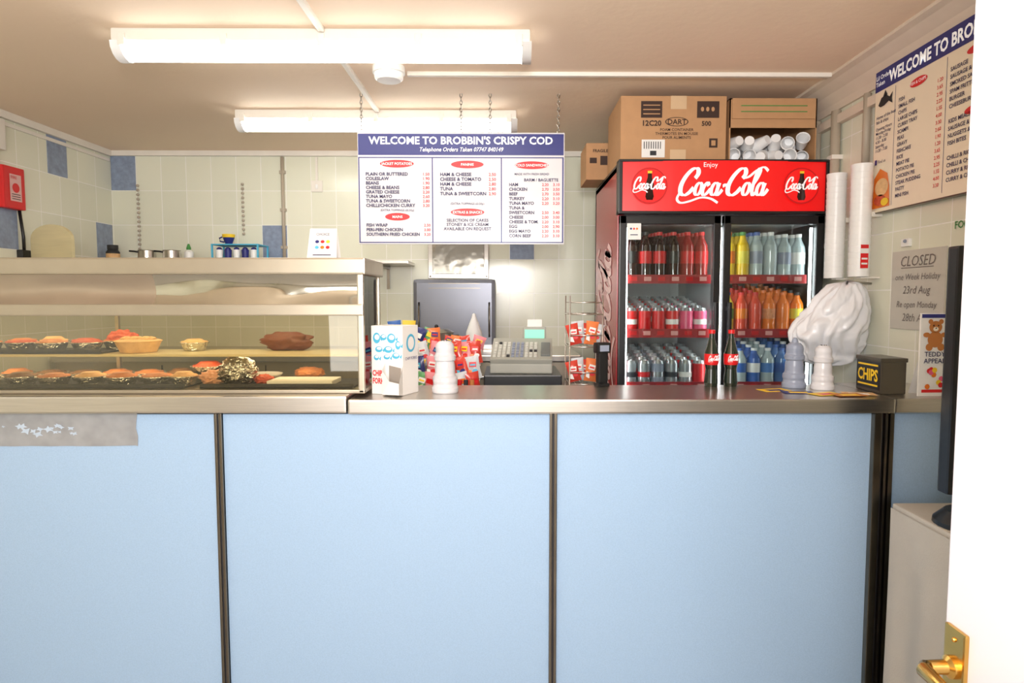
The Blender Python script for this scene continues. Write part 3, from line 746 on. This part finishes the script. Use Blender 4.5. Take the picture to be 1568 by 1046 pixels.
def zrow(z, y, rk=RK): return z + rk * (y - (FY0 + .06)) + .001
CHER = mat('cherry_cola', (150, 40, 38), .15)
DRB = mat('drink_blue_bottle', (90, 130, 190), .2)
for row in range(6):
    y = FY0 + .100 + row * .070
    for i in range(6):
        lab = LABRED if (i + row) % 3 or i > 3 else LABBLK
        if row < 5:
            bottle(b, lx(i), y, zrow(SH[3], y, .05), .225, .032, COLA if i < 4 else CHER, lab, (LABRED if i != 1 else LABBLK))
            bottle(b, rx(i), y, zrow(SH[3], y, .05), .225 - (.0 if i < 4 else .01), .032, [YELLOW, YELLOW, CLEARB, CLEARB, CLEARB, CLEARB][i], [ORANGE, LABYEL, GREYP, CLEARB, GREYP, PAPER][i], [ORANGE, GREEN, BLUECAN, WHITE, WHITE, PAPER][i])
        can(c, lx(i), y, zrow(SH[2], y), LABRED if i < 4 else PINK, [PAPER, LABRED, LABRED, PAPER, PINK, PAPER][(i + row) % 6])
        can(c, lx(i), y, zrow(SH[1], y), [SILVER, SILVER, GREYP, SILVER, LABRED, LABRED][i] if (row + i) % 4 else SILVER, [BLACKM, LABRED, SILVER, BLACKM, PAPER, LABRED][i])
        can(c, lx(i), y, zrow(SH[0], y), LABRED)
        if row < 5:
            bottle(b, rx(i), y, zrow(SH[2], y), .19, .031, [LABYEL, REDDR, REDDR, ORANGE, ORANGE, ORANGE][i], [GREEN, ORANGE, REDDR, CRUST, ORANGE, LABYEL][i], [BLUECAN, LABRED, LABRED, ORANGE, ORANGE, BLACK][i])
            bottle(b, rx(i), y, zrow(SH[1], y), .175, .032, [DRB, CLEARB, BLUECAN, CLEARB, DRB, BLUECAN][i], [LABYEL, BLUECAN, PAPER, DRB, BLUECAN, PAPER][i], [WHITE, BLUECAN, WHITE, WHITE, BLUECAN, WHITE][i])
        can(c, rx(i), y, zrow(SH[0], y), BLUECAN)
b.build('soft_drink_bottles', parent=fr); c.build('soft_drink_cans', parent=fr)

for x in (.745, .816):
    b = B(); d = 2.31
    GB = mat('dark_bottle', (22, 34, 26), .1, coat=.6)
    b.lathe([(0, 0), (.022, 0), (.025, .012), (.023, .04), (.0205, .062), (.024, .078), (.026, .085, LABRED), (.026, .118, LABRED), (.024, .125, GB), (.016, .152, GB), (.010, .174, GB), (.009, .190, GB), (.012, .191, LABRED), (.012, .204, LABRED), (0, .205, LABRED)], GB, (x, d, 1.0505), 20)
    Tl = frame(FRONT, (x, d - .027, 1.0505)); cola_script(b, -.020, .095, .0037, .008, Tl, COKEW, .001)
    b.build('cola_bottle')

ZF = 2.006
def carton(name, x0, x1, y0, y1, z0, z1, deco):
    b = B(); b.box(x0, x1, y0, y1, z0, z1, KRAFT, .003)
    b.box((x0 + x1) / 2 - .003, (x0 + x1) / 2 + .003, y0, y1, z1 - .001, z1 + .001, KRAFTD)
    deco(b, frame(FRONT, (x0, y0 - .0005, z0)), x1 - x0, z1 - z0); return b.build(name)
def deco1(b, T, W, H):
    b.rect(W * .47, W * .62, H * .8, H, KTAPE, T); b.rect(W * .47, W * .62, 0, H * .19, KTAPE, T)
    b.rect(W * .19, W * .39, H * .67, H * .92, PRINT, T); b.rect(W * .72, W * .93, H * .67, H * .92, PRINT, T)
    for k in range(3): b.rect(W * .21, W * .37, H * (.72 + .065 * k), H * (.735 + .065 * k), KRAFT, T, .002)
    for k in range(3): b.ell(W * (.77 + .05 * k), H * .8, W * .015, H * .035, KRAFT, T, .002)
    b.text('12C20', W * .29, H * .55, .034, PRINT, T, .002, 'CENTER', bold=.03); b.text('500', W * .81, H * .55, .030, PRINT, T, .002, 'CENTER', bold=.03)
    b.text('DART', W * .53, H * .57, .034, PRINT, T, .002, 'CENTER', bold=.02)
    b.ell(W * .53, H * .61, W * .11, H * .07, PRINT, T, .0008); b.ell(W * .53, H * .61, W * .1, H * .06, KRAFT, T, .0014)
    b.text('FOAM CONTAINER\nTHERMOTES EN MOUSSE\nPOUR ALIMENTS', W * .53, H * .47, .018, PRINT, T, .002, 'CENTER', bold=.01)
    b.rect(W * .2, W * .42, H * .07, H * .34, PAPER, T)
    for k in range(8): b.rect(W * (.22 + .022 * k), W * (.228 + .022 * k), H * .2, H * .31, BLACKM, T, .002)
    b.rect(W * .28, W * .34, H * .1, H * .17, BLACKM, T, .002)
    b.rect(W * .84, W * .92, H * .22, H * .36, PRINT, T)
    b.rect(W * .86, W * .9, H * .25, H * .33, KRAFT, T, .002)
carton('cardboard_box', .535, 1.03, 3.05, 3.42, ZF, 2.31, deco1)
def deco2(b, T, W, H):
    b.text('FRAGILE', W * .4, H * .75, .022, PRINT, T, .002, 'CENTER', bold=.02); b.rect(W * .1, W * .3, H * .45, H * .6, PRINT, T)
    b.rect(W * .4, W * .6, H * .4, H * .65, PRINT, T)
carton('cardboard_box', .43, .62, 3.50, 3.76, ZF, 2.20, deco2)
b = B(); x0, x1, y0, y1, z0, z1 = 1.045, 1.455, 3.05, 3.40, ZF, 2.30; t = .005
b.box(x0, x1, y0, y1, z0, z0 + t, KRAFT); b.box(x0, x0 + t, y0, y1, z0, z1, KRAFT); b.box(x1 - t, x1, y0, y1, z0, z1, KRAFT)
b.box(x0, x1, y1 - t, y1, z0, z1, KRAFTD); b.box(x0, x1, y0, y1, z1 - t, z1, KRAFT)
b.box(x0, x1, y0, y0 + t, 2.165, z1, KRAFT)
b.box(x0, x1, y0, y0 + t, z0, z0 + .012, KRAFT)
b.box(x0 + .01, x1 - .01, y0 - .008, y0 - .004, 2.205, 2.298, KRAFT, 0)
b.box(x0 + .05, x1 - .05, y0 - .0095, y0 - .008, 2.262, 2.266, GREEN); b.box(x0 + .05, x1 - .05, y0 - .0095, y0 - .008, 2.235, 2.239, GREEN)
box2 = b.build('cardboard_box')
b = B(); CUPM = mat('foam_cup', (240, 240, 240), .5)
for k in range(24):
    x = x0 + .045 + (k % 6) * .064; z = z0 + .04 + (k // 6 % 2) * .062 + random.uniform(-.004, .004); y = y0 + .05 + (k // 12) * .12
    T = Matrix.Translation((x, y, z)) @ Matrix.Rotation(random.uniform(-.6, .6), 4, 'Z') @ Matrix.Rotation(math.pi / 2 + random.uniform(-.4, .4), 4, 'X')
    b.lathe([(0, -.036), (.022, -.036), (.030, .034), (.032, .036), (.028, .034), (.02, -.03), (0, -.03)] if random.random() > .6 else [(0, .036), (.022, .036), (.032, -.034), (.032, -.036), (0, -.036)], CUPM, (0, 0, 0), 16, T)
b.build('foam_cups', parent=box2)

# ------------------------------------------------------------------ right wall items
for y in (2.84, 2.64):
    b = B(); x = 1.452
    prof = [(0, 1.457)]; z = 1.457
    while z < 1.885:
        prof += [(.0395, z), (.041, z + .022), (.041, z + .024), (.0398, z + .0245)]; z += .0248
    prof += [(.042, 1.9), (.042, 1.912), (0, 1.912)]
    b.lathe(prof, WHITE, (x, y, 0), 24)
    b.box(x, XR, y - .02, y + .02, 1.45, 1.456, TRIM); b.box(x + .03, XR, y - .02, y + .02, 1.7, 1.72, TRIM)
    if y < 2.7:
        Tq = frame(FRONT, (x, y - .0425, 0)); b.rect(-.018, .014, 1.49, 1.585, PAPER, Tq, .0); b.rect(-.018, .014, 1.49, 1.55, RED, Tq, .001); b.rect(-.018, .014, 1.57, 1.585, RED, Tq, .001)
        b.rect(-.014, .010, 1.505, 1.512, PAPER, Tq, .002); b.rect(-.014, .010, 1.525, 1.532, PAPER, Tq, .002)
    b.build('foam_cup_dispenser')
b = B()
b.tube([(XR - .025, 2.97, 1.46), (XR - .025, 2.97, 2.22)], .022, PIPE); b.tube([(XR - .022, 3.15, 1.2), (XR - .022, 3.15, 2.22)], .018, PIPE)
b.tube([(XR - .022, 2.72, 1.93), (XR - .022, 2.72, 2.22)], .016, PIPE)
for z in (1.6, 2.0): b.box(XR - .05, XR, 2.945, 2.995, z, z + .02, TRIM, .002)
b.build('wall_pipework')
# carrier bags
b = B(); nu, nv = 128, 60; vs = []; fs = []
for j in range(nv + 1):
    t = j / nv
    wx = .062 + .085 * min(1, t * 1.9) ** .8 - .045 * max(0, (t - .6) / .4) ** 2
    wy = .05 + .05 * math.sin(math.pi * min(1, t * 1.1))
    if t > .93: s_ = math.sqrt(max(0, 1 - ((t - .93) / .07) ** 2)); wx *= s_; wy *= s_
    if t < .06: s_ = math.sqrt(max(0, 1 - ((.06 - t) / .06) ** 2)); wx *= s_; wy *= s_
    for i in range(nu):
        a = 2 * math.pi * i / nu
        ph = 2.5 * noise.noise(Vector((math.cos(a) * 1.2, math.sin(a) * 1.2, t * 2.0)))
        fold = .07 * math.sin(a * 7 + ph * 2 + t * 2) + .05 * math.sin(a * 15 + ph * 4 - t * 3) + .16 * noise.noise(Vector((math.cos(a) * 2, math.sin(a) * 2, t * 4)))
        fold += .09 * abs(noise.noise(Vector((math.cos(a) * 6, math.sin(a) * 6, t * 9))))
        k = .97 + fold
        cx = .055 - .075 * min(1, t * 1.5)
        vs.append((cx + wx * k * math.cos(a), wy * k * math.sin(a), .172 - .345 * t + .018 * noise.noise(Vector((math.cos(a) * 3, math.sin(a) * 3, t * 5)))))
for j in range(nv):
    for i in range(nu):
        i2 = (i + 1) % nu; fs.append([j * nu + i, (j + 1) * nu + i, (j + 1) * nu + i2, j * nu + i2])
fs.append(list(range(nu))[::-1]); fs.append([nv * nu + i for i in range(nu)])
b.add(vs, fs, BAG, True, Matrix.Translation((1.375, 2.68, 1.262)))
b.tube([(1.42, 2.68, 1.415), (1.45, 2.68, 1.435), (XR, 2.68, 1.43)], .005, STEEL)
b.build('carrier_bag_bundle')
b = B(); b.box(XR - .006, XR, 2.22, 2.53, 1.25, 1.55, mat('whiteboard', (200, 196, 186), .3), .002)
T = frame(LEFTW, (XR - .0065, 2.53, 1.25)); PEN = mat('marker_pen', (120, 112, 108), .6)
for i, (t, s) in enumerate((('CLOSED', .055), ('one Week Holiday', .034), ('23rd Aug', .042), ('Re open Monday', .034), ('28th Aug', .042))):
    b.text(t, .155, .24 - i * .052, s, PEN, T, .001, 'CENTER', shear=.2)
b.rect(.06, .25, .232, .235, PEN, T)
b.build('handwritten_notice')
b = B(); b.text('FOOD', 0, 0, .035, GREEN, frame(LEFTW, (XR - .002, 2.19, 1.605)), .001, bold=.02); b.build('food_sign')
b = B(); b.box(XR - .012, XR, 2.42, 2.47, 1.565, 1.595, WHITE, .003); b.ball((XR - .015, 2.44, 1.585), .007, GREYP); b.build('wall_hook')

# teddy poster on counter
b = B(); T = rotz(1.388, 2.06, 4, 1.0505)
b.box(-.050, .050, -.003, .003, 0, .27, PAPER, 0, T); b.add([(-.03, 0, .2), (.03, 0, .2), (.03, .07, 0), (-.03, .07, 0)], [[0, 1, 2, 3]], PAPER, False, T)
F = T @ Matrix.Translation((0, -.0035, 0)) @ FRONT
b.rect(-.048, .048, .255, .267, NAVY, F)
for cx, cy, rx_, ry_ in ((0, .225, .022, .02), (-.018, .243, .008, .008), (.018, .243, .008, .008), (0, .185, .026, .026), (-.03, .20, .012, .008), (.03, .20, .012, .008), (-.02, .16, .012, .012), (.02, .16, .012, .012)):
    b.ell(cx, cy, rx_, ry_, BROWN, F, .001 if rx_ > .02 else .0014)
b.ell(0, .219, .009, .007, CREAM, F, .002); b.ell(-.008, .23, .0025, .0025, BLACK, F, .0025, 8); b.ell(.008, .23, .0025, .0025, BLACK, F, .0025, 8); b.ell(0, .222, .003, .002, BLACK, F, .003, 8)
b.text('TEDDY\nAPPEAL', 0, .13, .022, NAVYT, F, .002, 'CENTER', bold=.01)
for k in range(9): b.ell(random.uniform(-.035, .035), random.uniform(.03, .10), .009, .009, [RED, ORANGE, PINK, YEL][k % 4], F, .0012 + .0001 * k, 8)
b.rect(-.04, .04, .012, .022, RED, F); b.build('charity_poster')
b = B(); T = Matrix.Translation((1.282, 2.17, 1.0505)); DT = mat('dark_tin', (96, 90, 78), .3, .6)
b.box(-.042, .042, -.075, .075, 0, .116, DT, .004, T); b.box(-.045, .045, -.078, .078, .106, .12, DT, .003, T)
F = T @ Matrix.Translation((-.0425, 0, 0)) @ LEFTW
b.rect(-.070, .070, .012, .104, BLACK, F); b.text('CHIPS', 0, .040, .055, YEL, F, .002, 'CENTER', bold=.03, width=.12)
b.rect(-.06, .06, .022, .028, YEL, F, .002); b.rect(-.06, .06, .09, .096, YEL, F, .002)
b.build('chip_tin')
b = B()
for k, (x, y, r) in enumerate(((.93, 2.20, 12), (.985, 2.14, -8), (1.06, 2.10, 20), (1.17, 2.10, -15), (1.12, 2.07, 5))):
    T = rotz(x, y, r, 1.0502 + .0008 * k); b.box(-.05, .05, -.03, .03, 0, .0007, [YEL, NAVY, YEL, CRUST2, BROWN][k], 0, T)
    b.box(-.03, .03, -.02, .01, .0007, .0009, [NAVY, YEL, RED, PAPER, YEL][k], 0, T)
b.build('leaflets')
def shaker(x, y, z, m, s=1.0):
    b = B()
    b.lathe([(0, 0), (.043, 0), (.045, .005), (.045, .016), (.041, .022), (.039, .030), (.042, .040), (.0415, .052), (.036, .058), (.034, .066), (.034, .085), (.032, .10), (.031, .106), (.036, .110), (.037, .124), (.033, .129), (.031, .136), (.032, .152), (.029, .164), (.020, .173), (0, .177)],
            m, (0, 0, 0), 28, Matrix.Translation((x, y, z)) @ Matrix.Scale(s, 4))
    for i in range(7):
        t = 2 * math.pi * i / 7; b.ball((x + .010 * math.cos(t) * s, y + .010 * math.sin(t) * s, z + .1755 * s), .0018, BLACKM)
    return b
SHW = mat('shaker_white', (206, 206, 210), .3)
shaker(-.208, 2.16, 1.0505, SHW, 1.0).build('salt_shaker')
shaker(1.108, 2.22, 1.0505, SHW, .88).build('salt_shaker')
b = shaker(1.03, 2.27, 1.0505, GREYP, .92)
b.lathe([(.012, .16), (.009, .172), (.005, .178), (0, .178)], GREYP, (1.03, 2.27, 1.0505), 14); b.build('vinegar_bottle')

# chip forks carton
b = B(); T = rotz(-.375, 2.15, -22, 1.0505); w, dd, h = .060, .05, .228
b.box(-w, w, -dd, dd, 0, h, PAPER, .002, T)
tp = [(-.005, -dd - .001, 0), (w, -dd - .001, 0), (w + .012, -dd - .045, .008), (.0, -dd - .030, .004), (w + .012, -dd - .045, .045), (w, -dd - .001, .10), (-.005, -dd - .001, .105), (.0, -dd - .030, .085), (.03, -dd - .038, .05)]
b.add(tp, [[0, 1, 2, 3], [3, 2, 4, 8, 7], [1, 5, 4, 2], [0, 3, 7, 6]], PAPER, False, T)
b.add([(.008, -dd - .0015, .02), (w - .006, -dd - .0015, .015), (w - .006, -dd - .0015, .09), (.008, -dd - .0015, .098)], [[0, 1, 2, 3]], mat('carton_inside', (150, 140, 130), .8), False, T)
F = T @ Matrix.Translation((0, -dd - .0005, 0)) @ FRONT
for i, (cx, cy, a, c_) in enumerate(((-.038, .187, .014, .018), (-.012, .19, .012, .010), (.018, .187, .016, .016), (-.03, .150, .014, .010), (.006, .150, .016, .011), (.043, .165, .010, .014), (-.04, .122, .010, .009), (.0, .125, .012, .008), (.035, .130, .014, .010))):
    b.ell(cx, cy, a, c_, CYAN, F, .001); b.ell(cx + .002, cy + .003, a * .65, c_ * .5, PAPER, F, .0018)
    b.poly([(cx + a, cy - .004), (cx + a + .009, cy + .006), (cx + a + .007, cy - .010)], CYAN, F, .0012)
b.text('CHIP\nFORKS', -.055, .062, .026, RED, F, .002, 'LEFT', bold=.03, width=.05)
F4 = T @ Matrix.Translation((w + .0005, 0, 0)) @ RIGHTF
b.ell(0, .17, .028, .03, CYAN, F4, .001); b.ell(0, .17, .02, .022, PAPER, F4, .0015); b.text('CHIP FORKS', 0, .115, .014, NAVY, F4, .002, 'CENTER')
b.build('chip_forks_carton')

# ------------------------------------------------------------------ table with cloth, black display, door
b = B(); zt = .73; TX = 1.208
b.box(TX, 1.515, 1.35, 1.955, zt - .03, zt, CLOTH, .008)
def drape(p0, p1, nrm, nfold):
    n_ = 80; m_ = 8; vs = []; fs = []
    p0 = Vector(p0); p1 = Vector(p1); nn = Vector(nrm)
    for i in range(n_ + 1):
        t = i / n_
        for j in range(m_ + 1):
            f_ = j / m_; z = (zt - .015) - (zt - .03) * f_
            q_ = p0.lerp(p1, t) + nn * (.010 * f_ * math.sin(t * nfold * 2 * math.pi + 1.3 * f_) + .004 - .006 * f_)
            vs.append((q_.x, q_.y, z))
    for i in range(n_):
        for j in range(m_):
            a = i * (m_ + 1) + j; fs.append([a, a + 1, a + m_ + 2, a + m_ + 1])
    b.add(vs, fs, CLOTH, True)
drape((TX, 1.955, 0), (TX, 1.35, 0), (-1, 0, 0), 4); drape((TX, 1.35, 0), (1.51, 1.35, 0), (0, -1, 0), 3)
for x in (TX + .03, 1.46):
    for y in (1.40, 1.88): b.box(x, x + .04, y, y + .04, 0, .7, WOOD)
b.build('cloth_covered_table')
b = B()
b.box(1.208, 1.40, 1.71, 1.755, .83, 1.51, BLACK, .008); b.box(1.225, 1.385, 1.706, 1.712, .87, 1.48, BLACKM)
b.tube([(1.30, 1.74, .74), (1.29, 1.75, .80), (1.30, 1.735, .86)], [.05, .03, .022], BLACK, 14)
b.lathe([(0, 0), (.088, 0), (.087, .012), (.06, .04), (0, .042)], BLACK, (1.30, 1.75, .732), 24)
b.build('advertising_display')
b = B(); dx = .56
b.box(dx, dx + .04, .0, .785, .01, 2.02, DOORP, .002)
b.box(dx - .006, dx, .742, .779, .80, .962, BRASS, .003)
b.lathe([(0, 0), (.014, 0), (.014, .006), (.009, .01), (.008, .035), (0, .035)], BRASS, (0, 0, 0), 16, Matrix.Translation((dx - .005, .762, .912)) @ Matrix.Rotation(-math.pi / 2, 4, 'Y'))
b.tube([(dx - .038, .762, .912), (dx - .045, .755, .912), (dx - .046, .72, .911), (dx - .046, .68, .908), (dx - .044, .655, .902)], [.009, .0095, .008, .008, .009], BRASS, 12)
for z in (.815, .948): b.ball((dx - .0065, .7605, z), .003, BRASS)
for z in (.25, 1.0, 1.8): b.box(dx + .01, dx + .03, -.004, .002, z, z + .09, BRASS)
b.build('door_1')

# ------------------------------------------------------------------ lights
def area(name, loc, target, size, power, col=(1, .95, .88), sy=None):
    l = bpy.data.lights.new(name, 'AREA'); l.energy = power; l.size = size; l.color = col
    if sy: l.shape = 'RECTANGLE'; l.size_y = sy
    o = bpy.data.objects.new(name, l); scene.collection.objects.link(o); o.location = loc
    o.rotation_euler = (Vector(target) - Vector(loc)).to_track_quat('-Z', 'Y').to_euler(); return o
area('front_fill_light', (-.5, -1.7, 1.5), (-.3, 2.0, 1.2), 2.2, 68, (.99, .985, 1.0), 1.6)  # added fill behind the camera
area('ceiling_bounce_flash', (0.0, -.25, 1.75), (0.3, 1.0, 2.35), .3, 47, (1, .965, .95))
area('cabinet_heat_lamp', (-1.3, 2.18, 1.42), (-1.3, 2.18, 1.0), 1.6, 3.2, (1, .86, .62), .05)
area('cabinet_shelf_fill', (-1.3, 2.18, 1.174), (-1.3, 2.18, 1.0), 1.6, 1.3, (1, .86, .64), .05)  # added fill under the shelf to brighten the lower trays, not a fitting
w = bpy.data.worlds.new('world'); scene.world = w; w.use_nodes = True
w.node_tree.nodes['Background'].inputs[0].default_value = (.9, .92, 1, 1); w.node_tree.nodes['Background'].inputs[1].default_value = .4

# ------------------------------------------------------------------ camera
cam = bpy.data.cameras.new('camera'); cam.lens = 22.5; cam.sensor_width = 36; cam.clip_start = .02
co = bpy.data.objects.new('camera', cam); scene.collection.objects.link(co)
co.location = (0, 0, 1.37)
co.rotation_euler = (math.radians(90 - 3.9), 0, math.radians(-.5))
scene.camera = co
